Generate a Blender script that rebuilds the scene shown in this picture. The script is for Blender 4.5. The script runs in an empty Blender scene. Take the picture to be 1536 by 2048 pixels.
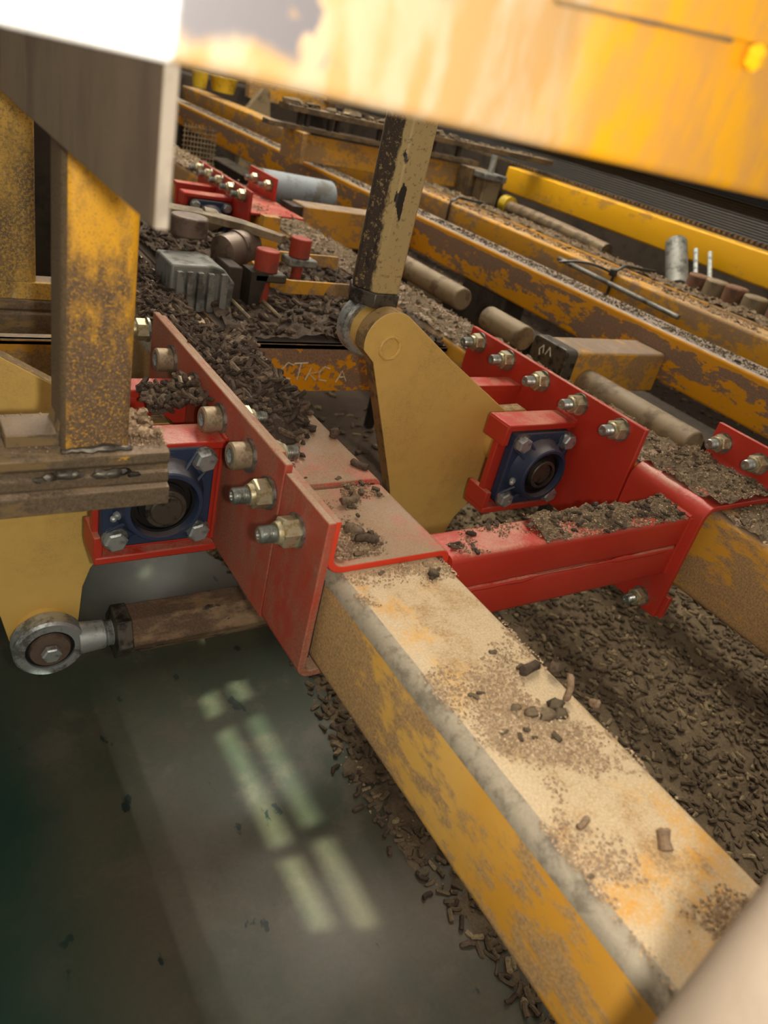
import bpy, bmesh, math, random
from mathutils import Vector, Matrix, noise
# ---------------------------------------------------------------- camera, world, lamps
Z0 = 0.85            # all coordinates below are given relative to eye height; the floor is at world z = 0
sc = bpy.context.scene
C = sc.collection
R = ((0.8336334826920615, -0.5080597163165668, 0.21663457985980464),
     (0.10156087514012535, 0.5265459788511306, 0.8440584818580266),
     (-0.5429001797526652, -0.6816338143109058, 0.490545347559723))
cam = bpy.data.cameras.new('camera'); co = bpy.data.objects.new('camera', cam); C.objects.link(co)
co.matrix_world = Matrix.Translation((0, 0, Z0)) @ Matrix(R).transposed().to_4x4()
cam.sensor_fit = 'VERTICAL'; cam.sensor_height = 36.0; cam.lens = 1488.86 / 2048 * 36.0
cam.clip_start = 0.01; cam.clip_end = 100
cam.dof.use_dof = True; cam.dof.focus_distance = 0.80; cam.dof.aperture_fstop = 7.5
sc.camera = co
EXPOSURE = 1.15
WORLD = 0.20
TUBE = 72.0
FLASH = 3.7
sc.view_settings.view_transform = 'Standard'; sc.view_settings.look = 'None'
sc.view_settings.gamma = 1; sc.view_settings.use_curve_mapping = False
sc.view_settings.exposure = EXPOSURE
w = bpy.data.worlds.new('hall_light'); sc.world = w; w.use_nodes = True
bg = w.node_tree.nodes['Background']; bg.inputs[0].default_value = (1.0, 0.93, 0.83, 1); bg.inputs[1].default_value = WORLD
fl = bpy.data.lights.new('phone_flash', 'POINT'); fl.energy = FLASH; fl.shadow_soft_size = 0.012; fl.color = (1.0, 0.95, 0.86)
fo = bpy.data.objects.new('phone_flash', fl); C.objects.link(fo); fo.location = (0.035, -0.03, Z0 - 0.005)

rnd = random.Random(7)
PI = math.pi
# ---------------------------------------------------------------- mesh helpers
class MB:
    def __init__(s): s.v = []; s.f = []; s.m = []
    def add(s, vs, fs, m=0):
        b = len(s.v); s.v += [tuple(p) for p in vs]; s.f += [tuple(b + i for i in f) for f in fs]; s.m += [m] * len(fs); return s
    def box(s, x0, x1, y0, y1, z0, z1, m=0, front=None):
        vs = [(x, y, z) for z in (z0, z1) for y in (y0, y1) for x in (x0, x1)]
        fs = [(0, 2, 3, 1), (4, 5, 7, 6), (0, 1, 5, 4), (2, 6, 7, 3), (0, 4, 6, 2), (1, 3, 7, 5)]
        s.add(vs, fs, m)
        if front is not None: s.m[-4] = front
        return s
    def prism(s, poly, axis, a, b, m=0, mf=None):
        n = len(poly)
        def P(p, t): return {'x': (t, p[0], p[1]), 'y': (p[0], t, p[1]), 'z': (p[0], p[1], t)}[axis]
        vs = [P(p, a) for p in poly] + [P(p, b) for p in poly]
        k = len(s.m)
        s.add(vs, [tuple(range(n)), tuple(range(2 * n - 1, n - 1, -1))] + [(i, i + n, (i + 1) % n + n, (i + 1) % n) for i in range(n)], m)
        if mf:
            for i in range(n):
                p, q = poly[i], poly[(i + 1) % n]
                r = mf(((p[0] + q[0]) / 2, (p[1] + q[1]) / 2), (q[0] - p[0], q[1] - p[1]))
                if r is not None: s.m[k + 2 + i] = r
        return s
    def band(s, outer, inner, axis, a, b, m=0):      # prism with a hole, same point count
        n = len(outer)
        def P(p, t): return {'x': (t, p[0], p[1]), 'y': (p[0], t, p[1]), 'z': (p[0], p[1], t)}[axis]
        vs = [P(p, a) for p in outer] + [P(p, a) for p in inner] + [P(p, b) for p in outer] + [P(p, b) for p in inner]
        fs = []
        for i in range(n):
            j = (i + 1) % n
            fs += [(i, j, n + j, n + i), (2 * n + i, 3 * n + i, 3 * n + j, 2 * n + j), (i, 2 * n + i, 2 * n + j, j), (n + i, n + j, 3 * n + j, 3 * n + i)]
        return s.add(vs, fs, m)
    def lathe(s, o, d, prof, n=28, m=0, start=0.0, caps=True):     # prof: (t along d, radius)
        o = Vector(o); d = Vector(d).normalized()
        u = d.orthogonal().normalized(); v = d.cross(u)
        vs = []
        for t, r in prof:
            for i in range(n):
                a = 2 * PI * i / n + start
                vs.append(o + d * t + (u * math.cos(a) + v * math.sin(a)) * r)
        fs = [(k * n + i, k * n + (i + 1) % n, (k + 1) * n + (i + 1) % n, (k + 1) * n + i) for k in range(len(prof) - 1) for i in range(n)]
        if caps: fs += [tuple(range(n))[::-1], tuple(range((len(prof) - 1) * n, len(prof) * n))]
        return s.add(vs, fs, m)
    def cyl(s, p0, p1, r, r1=None, n=28, m=0, start=0.0):
        p0 = Vector(p0); p1 = Vector(p1)
        return s.lathe(p0, p1 - p0, [(0, r), ((p1 - p0).length, r if r1 is None else r1)], n, m, start)
    def tube(s, pts, r, n=8, m=0):
        pts = [Vector(p) for p in pts]; vs = []; u = None
        for i, p in enumerate(pts):
            d = (pts[min(i + 1, len(pts) - 1)] - pts[max(i - 1, 0)]).normalized()
            u = d.orthogonal().normalized() if u is None else (u - d * u.dot(d)).normalized()
            v = d.cross(u); rr = r[i] if isinstance(r, (list, tuple)) else r
            vs += [p + (u * math.cos(2 * PI * k / n) + v * math.sin(2 * PI * k / n)) * rr for k in range(n)]
        L = len(pts)
        fs = [(k * n + i, k * n + (i + 1) % n, (k + 1) * n + (i + 1) % n, (k + 1) * n + i) for k in range(L - 1) for i in range(n)]
        fs += [tuple(range(n))[::-1], tuple(range((L - 1) * n, L * n))]
        return s.add(vs, fs, m)
    def pellet(s, p, d, L, r, bend=0.0, n=6, m=0):
        p = Vector(p); d = Vector(d).normalized(); u = d.orthogonal().normalized(); v = d.cross(u)
        a = rnd.uniform(0, 6.28); side = u * math.cos(a) + v * math.sin(a)
        vs = []
        for k, t in enumerate((-0.5, -0.42, 0.0, 0.42, 0.5)):
            c = p + d * (t * L) + side * (bend * L * (t * t * 4 - 0.5) * -0.25)
            rr = r * (0.62 if k in (0, 4) else 1.0) * rnd.uniform(0.85, 1.12)
            for i in range(n):
                q = 2 * PI * i / n
                vs.append(c + (u * math.cos(q) + v * math.sin(q)) * rr * rnd.uniform(0.88, 1.12) + d * (rnd.uniform(-.06, .06) * r * 2))
        fs = [(k * n + i, k * n + (i + 1) % n, (k + 1) * n + (i + 1) % n, (k + 1) * n + i) for k in range(4) for i in range(n)]
        fs += [tuple(range(n))[::-1], tuple(range(4 * n, 5 * n))]
        return s.add(vs, fs, m)
    def crumb(s, p, r, m=0):
        x, y, z = p
        k = [rnd.uniform(.6, 1.2) * r for _ in range(6)]
        vs = [(x + k[0], y, z), (x - k[1], y, z), (x, y + k[2], z), (x, y - k[3], z), (x, y, z + k[4] * .8), (x, y, z - k[5] * .6)]
        return s.add(vs, [(0, 2, 4), (2, 1, 4), (1, 3, 4), (3, 0, 4), (2, 0, 5), (1, 2, 5), (3, 1, 5), (0, 3, 5)], m)
    def lump(s, p, r, m=0, sq=(1, 1, .8), seed=0.0):
        bm = bmesh.new(); bmesh.ops.create_icosphere(bm, subdivisions=2, radius=1.0)
        b = []
        for q in bm.verts:
            c = q.co; h = 1 + 0.55 * noise.noise(c * 1.7 + Vector((seed, p[0] * 37, p[1] * 51)))
            b.append((p[0] + c.x * r * h * sq[0], p[1] + c.y * r * h * sq[1], p[2] + c.z * r * h * sq[2]))
        fs = [tuple(q.index for q in f.verts) for f in bm.faces]; bm.free()
        return s.add(b, fs, m)
    def grid(s, x0, x1, y0, y1, nx, ny, h, m=0):
        vs = [(x0 + (x1 - x0) * i / nx, y0 + (y1 - y0) * j / ny, h(x0 + (x1 - x0) * i / nx, y0 + (y1 - y0) * j / ny)) for j in range(ny + 1) for i in range(nx + 1)]
        return s.add(vs, [(j * (nx + 1) + i, j * (nx + 1) + i + 1, (j + 1) * (nx + 1) + i + 1, (j + 1) * (nx + 1) + i) for j in range(ny) for i in range(nx)], m)

def rrect(x0, x1, z0, z1, r, n=4):
    out = []
    for cx, cz, a in ((x1 - r, z1 - r, 0), (x0 + r, z1 - r, 90), (x0 + r, z0 + r, 180), (x1 - r, z0 + r, 270)):
        for k in range(n + 1):
            q = math.radians(a + 90 * k / n); out.append((cx + r * math.cos(q), cz + r * math.sin(q)))
    return out
def circ(cx, cz, r, n=32, a0=0): return [(cx + r * math.cos(2 * PI * k / n + a0), cz + r * math.sin(2 * PI * k / n + a0)) for k in range(n)]
def fillet(pts, rad, n=5):
    out = [pts[0]]
    for i in range(1, len(pts) - 1):
        p = Vector(pts[i]); a = (Vector(pts[i - 1]) - p).normalized(); b = (Vector(pts[i + 1]) - p).normalized()
        ang = a.angle(b); t = rad[i - 1] / math.tan(ang / 2)
        s, e = p + a * t, p + b * t
        c = p + (a + b).normalized() * (rad[i - 1] / math.sin(ang / 2))
        a0 = math.atan2((s - c).y, (s - c).x); a1 = math.atan2((e - c).y, (e - c).x)
        while a1 - a0 > PI: a1 -= 2 * PI
        while a1 - a0 < -PI: a1 += 2 * PI
        for k in range(n + 1):
            q = a0 + (a1 - a0) * k / n; out.append((c.x + rad[i - 1] * math.cos(q), c.y + rad[i - 1] * math.sin(q)))
    out.append(pts[-1]); return out
def sheet(pts, t):                                   # a bent sheet's outline: centre line thickened to t
    L, Rr = [], []
    for i, p in enumerate(pts):
        a = Vector(pts[max(i - 1, 0)]); b = Vector(pts[min(i + 1, len(pts) - 1)]); d = (b - a).normalized()
        nx = Vector((-d.y, d.x)) * t / 2; p = Vector(p); L.append(tuple(p + nx)); Rr.append(tuple(p - nx))
    return L + Rr[::-1]

LOC = {}
def thing(name, label, cat, loc, group=None, kind=None):
    o = bpy.data.objects.new(name, None); C.objects.link(o); o.empty_display_size = .03
    o.location = (loc[0], loc[1], loc[2] + Z0); LOC[o.name] = Vector(loc)
    o['label'] = label; o['category'] = cat
    if group: o['group'] = group
    if kind: o['kind'] = kind
    return o
def build(name, mb, mats, parent=None, bevel=0.0, loc=None, label=None, cat=None, group=None, kind=None, smooth=True, root=None, ang=35, seg=2):
    if loc is None:
        if parent is not None: loc = LOC[(root or parent).name]
        else:
            xs = [p[0] for p in mb.v]; ys = [p[1] for p in mb.v]; zs = [p[2] for p in mb.v]
            loc = Vector(((min(xs) + max(xs)) / 2, (min(ys) + max(ys)) / 2, min(zs)))
    loc = Vector(loc)
    me = bpy.data.meshes.new(name)
    me.from_pydata([(p[0] - loc.x, p[1] - loc.y, p[2] - loc.z) for p in mb.v], [], mb.f)
    mats = mats if isinstance(mats, (list, tuple)) else [mats]
    for m in mats: me.materials.append(m)
    me.polygons.foreach_set('material_index', mb.m)
    if len(mb.f) < 60000:
        bm = bmesh.new(); bm.from_mesh(me); bmesh.ops.recalc_face_normals(bm, faces=bm.faces); bm.to_mesh(me); bm.free()
    if smooth:
        me.polygons.foreach_set('use_smooth', [True] * len(me.polygons)); me.set_sharp_from_angle(angle=math.radians(ang))
    me.update()
    o = bpy.data.objects.new(name, me); C.objects.link(o)
    if parent is not None: o.parent = parent; LOC[o.name] = loc
    else: o.location = (loc.x, loc.y, loc.z + Z0); LOC[o.name] = loc
    if bevel:
        b = o.modifiers.new('bevel', 'BEVEL'); b.width = bevel; b.segments = seg; b.limit_method = 'ANGLE'; b.angle_limit = math.radians(40)
    if label: o['label'] = label
    if cat: o['category'] = cat
    if group: o['group'] = group
    if kind: o['kind'] = kind
    return o
def copy_tree(o, parent=None):
    c = o.copy(); C.objects.link(c)
    if parent is not None: c.parent = parent
    for ch in o.children: copy_tree(ch, c)
    return c

# ---------------------------------------------------------------- materials
def lin(c):
    f = lambda u: (u / 255) / 12.92 if u / 255 <= .04045 else (((u / 255) + .055) / 1.055) ** 2.4
    return (f(c[0]), f(c[1]), f(c[2]), 1)
class NT:
    def __init__(s, name):
        s.mat = bpy.data.materials.new(name); s.mat.use_nodes = True; s.t = s.mat.node_tree; s.n = s.t.nodes
        s.p = s.n['Principled BSDF']; s.tc = s.n.new('ShaderNodeTexCoord')
        s.geo = s.n.new('ShaderNodeNewGeometry')
    def L(s, a, b): s.t.links.new(a, b)
    def put(s, sock, v):
        if hasattr(v, 'is_output') or hasattr(v, 'links'): s.L(v, sock)
        else: sock.default_value = v
    def noise(s, scale, detail=4, rough=.55, stretch=(1, 1, 1), off=(0, 0, 0), dist=0.0):
        m = s.n.new('ShaderNodeMapping'); m.inputs['Scale'].default_value = stretch; m.inputs['Location'].default_value = off
        s.L(s.tc.outputs['Object'], m.inputs['Vector'])
        t = s.n.new('ShaderNodeTexNoise'); t.inputs['Scale'].default_value = scale; t.inputs['Detail'].default_value = detail
        t.inputs['Roughness'].default_value = rough; t.inputs['Distortion'].default_value = dist
        s.L(m.outputs[0], t.inputs['Vector']); return t.outputs['Fac']
    def math(s, op, a, b=0.0, c=None, clamp=False):
        m = s.n.new('ShaderNodeMath'); m.operation = op; m.use_clamp = clamp
        s.put(m.inputs[0], a); s.put(m.inputs[1], b)
        if c is not None: s.put(m.inputs[2], c)
        return m.outputs[0]
    def step(s, v, a, b, lo=0.0, hi=1.0):
        m = s.n.new('ShaderNodeMapRange'); m.interpolation_type = 'SMOOTHSTEP'
        s.put(m.inputs['Value'], v); m.inputs['From Min'].default_value = a; m.inputs['From Max'].default_value = b
        m.inputs['To Min'].default_value = lo; m.inputs['To Max'].default_value = hi
        return m.outputs['Result']
    def mix(s, f, a, b):
        m = s.n.new('ShaderNodeMix'); m.data_type = 'RGBA'
        s.put(m.inputs['Factor'], f); s.put(m.inputs[6], a); s.put(m.inputs[7], b); return m.outputs[2]
    def mul(s, a, b):
        m = s.n.new('ShaderNodeMix'); m.data_type = 'RGBA'; m.blend_type = 'MULTIPLY'; m.inputs['Factor'].default_value = 1
        s.put(m.inputs[6], a); s.put(m.inputs[7], b); return m.outputs[2]
    def grey(s, v):
        c = s.n.new('ShaderNodeCombineColor')
        for i in range(3): s.put(c.inputs[i], v)
        return c.outputs[0]
    def axis(s, k):
        x = s.n.new('ShaderNodeSeparateXYZ'); s.L(s.tc.outputs['Object'], x.inputs[0]); return x.outputs[k]
    def nz(s):
        x = s.n.new('ShaderNodeSeparateXYZ'); s.L(s.geo.outputs['Normal'], x.inputs[0]); return x.outputs[2]
    def bump(s, h, st, d=.001):
        b = s.n.new('ShaderNodeBump'); b.inputs['Strength'].default_value = st; b.inputs['Distance'].default_value = d
        s.put(b.inputs['Height'], h); s.L(b.outputs[0], s.p.inputs['Normal'])
def thr(amt): return .5 + (.5 - amt) * .55

def worn(name, paint, dirt, amt=.4, metal=None, metal_amt=0.0, scale=6, stretch=(1, 1, 1), up=0.0, upcol=(190, 165, 135),
         rough=.5, off=(0, 0, 0), grads=(), paint2=None, speck=.35, edge=.03, bump=.25, spots=None, detail=9, mscale=None, metalness=0.0, film=0.0, spk=0.0, ss=1.0):
    t = NT(name)
    big = t.noise(scale, detail, .68, stretch, off)
    fine = t.noise(420, 8, .8, (1, 1, 1), off)
    mid = t.noise(70, 5, .65, stretch, off)
    mask = t.math('ADD', t.math('MULTIPLY', big, .72), t.math('MULTIPLY', mid, .28))
    for ax, lo, hi, wgt in grads:                         # second tone set stronger towards one side of the piece
        mask = t.math('ADD', mask, t.step(t.axis(ax), lo, hi, 0, wgt))
    th = thr(amt)
    dm = t.step(mask, th - edge, th + edge)
    col = t.mix(t.step(t.noise(scale * .7, 4, .5, (1, 1, 1), (3, 7, off[0] + 1)), .35, .65), lin(paint), lin(paint2 or paint))
    col = t.mix(t.math('MULTIPLY', t.step(t.noise(25, 6, .6, stretch, (9, 1, 2)), .35, .7), film), col, lin(dirt))
    dcol = t.mix(t.step(fine, .35, .65), lin([max(0, c * .80) for c in dirt]), lin([min(255, c * 1.10) for c in dirt]))
    if speck:
        sp = t.step(t.noise(160 * ss, 5, .75, (1, 1, 1), (5, 5, off[1])), .60 - spk, .65 - spk)
        dcol = t.mix(t.math('MULTIPLY', sp, speck), dcol, lin(paint))
        sp2 = t.step(t.noise(190 * ss, 5, .75, (1, 1, 1), (1, 8, off[1])), .62 - spk, .66 - spk)
        col = t.mix(t.math('MULTIPLY', sp2, speck), col, lin(dirt))
    col = t.mix(dm, col, dcol)
    if metal:
        mm = t.noise(mscale or scale * 1.8, 10, .62, stretch, (11 + off[0], 4, 6))
        tm = thr(metal_amt); mk = t.step(mm, tm - .012, tm + .012)
        col = t.mix(mk, col, lin(metal))
        if metalness: t.put(t.p.inputs['Metallic'], t.math('MULTIPLY', mk, metalness))
    if up:
        u = t.math('MULTIPLY', t.step(t.nz(), .55, .9), t.step(t.math('ADD', t.math('MULTIPLY', t.noise(14, 8, .7, (1, 1, 1), (2, 2, 9)), .7), t.math('MULTIPLY', fine, .3)), thr(up) - .09, thr(up) + .06))
        ucol = t.mix(t.step(t.noise(520, 8, .85, (1, 1, 1), (4, 2, 2)), .32, .68), lin([c * .84 for c in upcol]), lin([min(255, c * 1.06) for c in upcol]))
        col = t.mix(u, col, ucol)
    t.put(t.p.inputs['Base Color'], col)
    t.put(t.p.inputs['Roughness'], t.step(dm, 0, 1, rough, .85))
    t.p.inputs['Specular IOR Level'].default_value = .4
    t.bump(t.math('ADD', t.math('MULTIPLY', fine, .5), dm), bump, .0006)
    return t.mat
def plain(name, col, rough=.5, metal=0.0, var=.15, scale=40, bump=.1, col2=None, amt=.4, stretch=(1, 1, 1)):
    t = NT(name)
    n = t.noise(scale, 6, .65, stretch)
    c = t.mix(t.step(n, thr(amt) - .08, thr(amt) + .08), lin(col), lin(col2 or [k * (1 - var) for k in col]))
    f = t.noise(420, 7, .8)
    c = t.mul(c, t.grey(t.step(f, .3, .7, 1 - var * .6, 1.0)))
    t.put(t.p.inputs['Base Color'], c); t.p.inputs['Metallic'].default_value = metal
    t.put(t.p.inputs['Roughness'], t.step(n, .3, .7, rough, min(1, rough + .15)))
    t.bump(f, bump, .0005)
    return t.mat

Y = (224, 150, 20); Y2 = (206, 140, 30); DUST = (128, 104, 76); DUSTL = (196, 168, 130)
M = {}
M['main_beam'] = worn('worn_yellow_main_beam', (216, 154, 52), (184, 146, 96), .42, (120, 118, 105), .10, 9, (1, .5, 1), up=.60, upcol=(216, 190, 150), rough=.55, grads=((1, -1.50, -1.15, .13),), paint2=(226, 176, 88), speck=.5, metalness=.2)
M['bare_edge'] = plain('dusty_bare_steel_edge', (176, 162, 138), .6, .15, .3, 60, .3, (140, 128, 108))
M['beam'] = worn('worn_yellow_beam', (208, 150, 48), (168, 132, 86), .46, (90, 84, 72), .12, 6, (1, .5, 1.4), up=.62, upcol=(150, 128, 106), rough=.5, off=(3, 1, 0), speck=.4)
M['beam_mid'] = worn('bright_yellow_beam_dirty_top', (222, 150, 14), (142, 112, 88), .42, (96, 86, 70), .05, 20, (1, .5, 1.2), up=.8, upcol=(158, 142, 126), rough=.45, off=(1, 5, 2), grads=((2, .005, .075, .10), (2, .078, .09, -.35)), speck=.55, edge=.012, paint2=(214, 146, 22))
M['beam_back'] = worn('dusty_yellow_back_beam', (214, 152, 36), (166, 132, 92), .52, None, 0, 7, (1, .5, 1), up=.45, upcol=(196, 160, 110), rough=.5, off=(6, 2, 2), speck=.4)
M['beam_top'] = worn('bright_yellow_top_beam', (238, 176, 24), (214, 158, 60), .42, (150, 140, 110), .08, 5, (1, .5, 1), rough=.35, off=(2, 9, 2), speck=.25)
M['overhead'] = worn('overhead_beam_yellow', (238, 168, 16), (205, 165, 120), .46, (150, 140, 128), .14, 8, (.8, .8, .35), rough=.4, off=(4, 3, 1), paint2=(232, 180, 60), speck=.3, edge=.05, grads=((0, -.06, -.20, .34), (0, .10, .26, .10)))
t = NT('overhead_beam_worn_glare')
ax = t.axis(0); streak = t.noise(60, 6, .6, (1, 1, .35)); big = t.noise(26, 7, .62, (1, 1, .4), (2, 2, 2)); rag = t.noise(50, 8, .65, (1, 1, .5), (7, 1, 3))
q = t.math('ADD', ax, t.math('MULTIPLY', t.math('SUBTRACT', big, .5), .16))
yel = t.mix(t.step(streak, .40, .62), lin((208, 146, 18)), lin((188, 134, 58)))
pale = t.mix(t.step(t.noise(90, 6, .6, (1, 1, .25), (4, 4, 4)), .42, .6), lin((166, 144, 114)), lin((160, 126, 80)))
col = t.mix(t.step(q, -.045, .03), pale, yel)
col = t.mix(t.math('MULTIPLY', t.step(q, .10, .20), .75), col, lin((172, 136, 102)))
q2 = t.math('ADD', ax, t.math('MULTIPLY', t.math('SUBTRACT', rag, .5), .13))
gm = t.math('MULTIPLY', t.step(q2, -.098, -.103), t.step(t.math('ADD', t.axis(2), t.math('MULTIPLY', t.math('SUBTRACT', rag, .5), .02)), .004, .009))
g2 = t.math('MULTIPLY', t.math('MULTIPLY', t.step(q2, -.060, -.066), t.step(q2, -.085, -.078)), t.step(t.axis(2), .028, .034))
gm = t.math('MAXIMUM', gm, g2)
col = t.mix(gm, col, lin((96, 92, 94)))
col = t.mix(t.step(t.math('ADD', ax, t.math('MULTIPLY', t.math('SUBTRACT', rag, .5), .006)), -.1345, -.137), col, lin((250, 246, 240)))  # white left end: blown-out glare painted into the colour
t.put(t.p.inputs['Base Color'], col); t.p.inputs['Roughness'].default_value = .42; t.bump(streak, .2, .0006); M['overhead'] = t.mat
M['plate_dark'] = plain('dirty_brown_steel_plate', (140, 118, 92), .55, .1, .25, 14, .2, (118, 97, 76), stretch=(1, 1, .3))
M['plate_edge'] = plain('pale_primer_edge', (160, 146, 128), .6, 0, .12, 40, .1)
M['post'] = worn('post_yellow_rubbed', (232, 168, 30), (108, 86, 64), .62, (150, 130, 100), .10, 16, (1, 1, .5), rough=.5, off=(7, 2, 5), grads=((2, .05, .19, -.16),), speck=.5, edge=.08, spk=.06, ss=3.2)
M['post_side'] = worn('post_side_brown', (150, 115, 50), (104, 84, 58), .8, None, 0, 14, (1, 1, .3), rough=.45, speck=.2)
M['post_far'] = worn('far_post_speckled', (190, 150, 60), (104, 88, 66), .56, (170, 150, 110), .22, 9, (1, 1, .6), rough=.6, off=(5, 2, 1), speck=.6, edge=.10, grads=((2, .08, .2, -.12),), mscale=90, spk=.10, ss=2.2)
M['ledge'] = worn('brown_dusty_steel_ledge', (120, 98, 66), (96, 80, 60), .5, (200, 150, 50), .07, 20, (.5, 1, 1), up=.55, upcol=(150, 128, 104), rough=.4, speck=.3)
M['red'] = worn('red_paint', (180, 46, 30), (120, 78, 58), .20, None, 0, 9, rough=.42, up=.46, upcol=(198, 128, 104), speck=.22, edge=.06, film=.10, paint2=(190, 56, 38))
M['red_dusty'] = worn('red_paint_dusty', (184, 52, 34), (160, 108, 82), .50, None, 0, 7, rough=.5, up=.6, upcol=(176, 140, 110), speck=.3, edge=.14, film=.35, paint2=(176, 60, 44), stretch=(1, 1, .5))
M['saddle'] = worn('red_saddle_under_dust', (196, 78, 64), (170, 128, 98), .46, None, 0, 16, rough=.55, up=.56, upcol=(168, 138, 108), speck=.4, edge=.10, film=.5, spk=.04)
M['red_edge'] = worn('red_edge_bright', (216, 62, 36), (150, 90, 60), .22, None, 0, 30, rough=.5, speck=.3)
M['cream'] = worn('cream_yellow_paint', (216, 178, 96), (196, 158, 88), .34, (84, 72, 52), .02, 5, rough=.42, speck=.05, edge=.15, paint2=(222, 182, 98), bump=.12, mscale=30)
M['cream_edge'] = worn('lever_cut_edge', (158, 126, 78), (120, 96, 62), .5, None, 0, 20, rough=.6, speck=.2)
M['blue'] = worn('blue_cast_paint', (46, 56, 78), (88, 84, 92), .26, None, 0, 30, rough=.5, up=.55, upcol=(96, 88, 88), speck=.3, edge=.10, bump=.5)
M['zinc'] = plain('yellow_zinc_steel', (196, 186, 152), .34, .6, .25, 120, .1, (160, 138, 92))
M['zinc_white'] = plain('white_zinc_steel', (178, 180, 172), .28, .85, .25, 120, .1, (130, 126, 112))
M['steel'] = plain('bright_worn_steel', (196, 200, 196), .36, .7, .2, 60, .1, (130, 130, 122))
M['steel_dark'] = plain('dark_oily_steel', (98, 90, 78), .38, .55, .3, 50, .2, (46, 40, 34))
M['cap'] = plain('dusty_cap_screw_steel', (172, 152, 122), .5, .45, .25, 90, .15, (132, 112, 86))
M['black'] = plain('black_rubber_grease', (22, 20, 18), .45, 0, .3, 60, .2)
M['rod'] = worn('hex_rod_chipped_cream', (180, 156, 104), (66, 53, 41), .30, (44, 37, 30), .28, 26, (1, 1, .4), rough=.5, off=(5, 8, 0), speck=.5, edge=.05, up=.0, mscale=36, spk=.05, grads=((0, -.014, -.023, .26),))  # left facet toned darker than the rest
M['rod_low'] = worn('hex_rod_rusty', (150, 120, 86), (104, 82, 62), .55, (58, 50, 44), .30, 26, (.4, 1, 1), rough=.5, off=(1, 8, 3), speck=.3, edge=.08)
M['rust'] = plain('rusty_dusty_bar', (132, 92, 66), .75, 0, .4, 40, .4, (104, 76, 58))
M['grey_cast'] = plain('grey_cast_aluminium', (142, 140, 132), .5, .3, .25, 30, .3, (90, 88, 80))
M['brown_cyl'] = plain('brown_dusty_motor', (120, 100, 84), .45, .3, .3, 30, .2, (84, 66, 54))
M['red_rubber'] = plain('dusty_red_stop', (170, 60, 36), .6, 0, .25, 30, .3, (140, 66, 48))
M['grey_blue'] = plain('grey_blue_motor_paint', (142, 150, 154), .5, 0, .25, 20, .2, (110, 108, 100))
M['brown_dark'] = plain('dark_brown_machine_steel', (64, 52, 38), .7, 0, .4, 12, .3, (42, 34, 25))
M['pipe'] = plain('dusty_beige_pipe', (146, 126, 94), .55, 0, .3, 20, .2, (108, 88, 62))
M['beige'] = plain('beige_machine_paint', (176, 156, 134), .55, 0, .06, 10, .05)
M['tie'] = plain('dark_plastic_tie', (52, 50, 44), .4, 0, .2, 60, .1)
M['chalk'] = plain('white_chalk', (226, 216, 190), .9, 0, .2, 200, .2)
M['tub'] = plain('yellow_plastic_tub', (224, 190, 40), .4, 0, .2, 20, .1, (190, 150, 40))
M['gasket'] = plain('grey_rubber_pad', (66, 62, 56), .7, 0, .3, 80, .3, (40, 38, 36), stretch=(1, 1, .3))
# black ribbed guard
t = NT('black_ribbed_rubber')
wv = t.n.new('ShaderNodeTexWave'); wv.wave_type = 'BANDS'; wv.bands_direction = 'Z'; wv.inputs['Scale'].default_value = 38; t.L(t.tc.outputs['Object'], wv.inputs['Vector'])
t.put(t.p.inputs['Base Color'], t.mix(t.noise(8, 4), lin((18, 15, 10)), lin((34, 28, 19))))
t.p.inputs['Roughness'].default_value = .6; t.bump(wv.outputs['Fac'], .9, .004); M['ribbed'] = t.mat
# debris
def grain(name, a, b, c, up=0.3):
    t = NT(name)
    r = t.geo.outputs['Random Per Island']
    col = t.mix(t.step(r, .25, .8), lin(a), lin(b)); col = t.mix(t.step(r, .86, .9), col, lin(c))
    col = t.mix(t.math('MULTIPLY', t.step(t.noise(300, 4, .7), .42, .6), .5), col, lin([k * .62 for k in a]))
    col = t.mix(t.math('MULTIPLY', t.step(t.nz(), .2, 1), up), col, lin(c))
    t.put(t.p.inputs['Base Color'], col); t.p.inputs['Roughness'].default_value = .85; t.p.inputs['Specular IOR Level'].default_value = .25
    t.bump(t.noise(260, 5, .7), .8, .0015)
    return t.mat
M['pellet'] = grain('dark_brown_pellets', (64, 52, 42), (98, 80, 64), (132, 112, 90), .15)
M['pellet_dry'] = grain('pale_brown_crumbs', (118, 94, 72), (168, 138, 108), (204, 176, 140), .2)
M['pellet_floor'] = grain('fallen_pellets_dusty', (78, 64, 50), (112, 94, 74), (168, 148, 112), .22)
M['pellet_pale'] = grain('pale_sandy_crumbs', (168, 138, 106), (206, 176, 138), (230, 204, 168), .2)
M['heap'] = grain('packed_brown_debris', (66, 54, 44), (78, 64, 52), (116, 98, 80), .25)
# green floor
t = NT('green_epoxy_floor')
n1 = t.noise(2.2, 8, .6); n2 = t.noise(9, 8, .65, (1, 1, 1), (3, 3, 3)); fine = t.noise(160, 4, .6)
col = t.mix(t.step(n1, .38, .62), lin((56, 64, 46)), lin((86, 76, 58)))
col = t.mix(t.math('MULTIPLY', t.step(n2, .50, .66), .6), col, lin((98, 88, 72)))
col = t.mix(t.step(t.noise(26, 6, .5, (1, .6, 1), (8, 1, 1)), .66, .69), col, lin((18, 34, 24)))
left = t.math('ADD', t.step(t.axis(0), .34, -.10), t.math('MULTIPLY', t.math('SUBTRACT', n1, .5), 1.6))
col = t.mix(t.step(left, .30, .85), col, lin((12, 52, 36)))  # darker towards the left: shade painted into the floor colour
col = t.mul(col, t.grey(t.step(fine, .3, .7, .88, 1.0)))
t.put(t.p.inputs['Base Color'], col)
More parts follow.
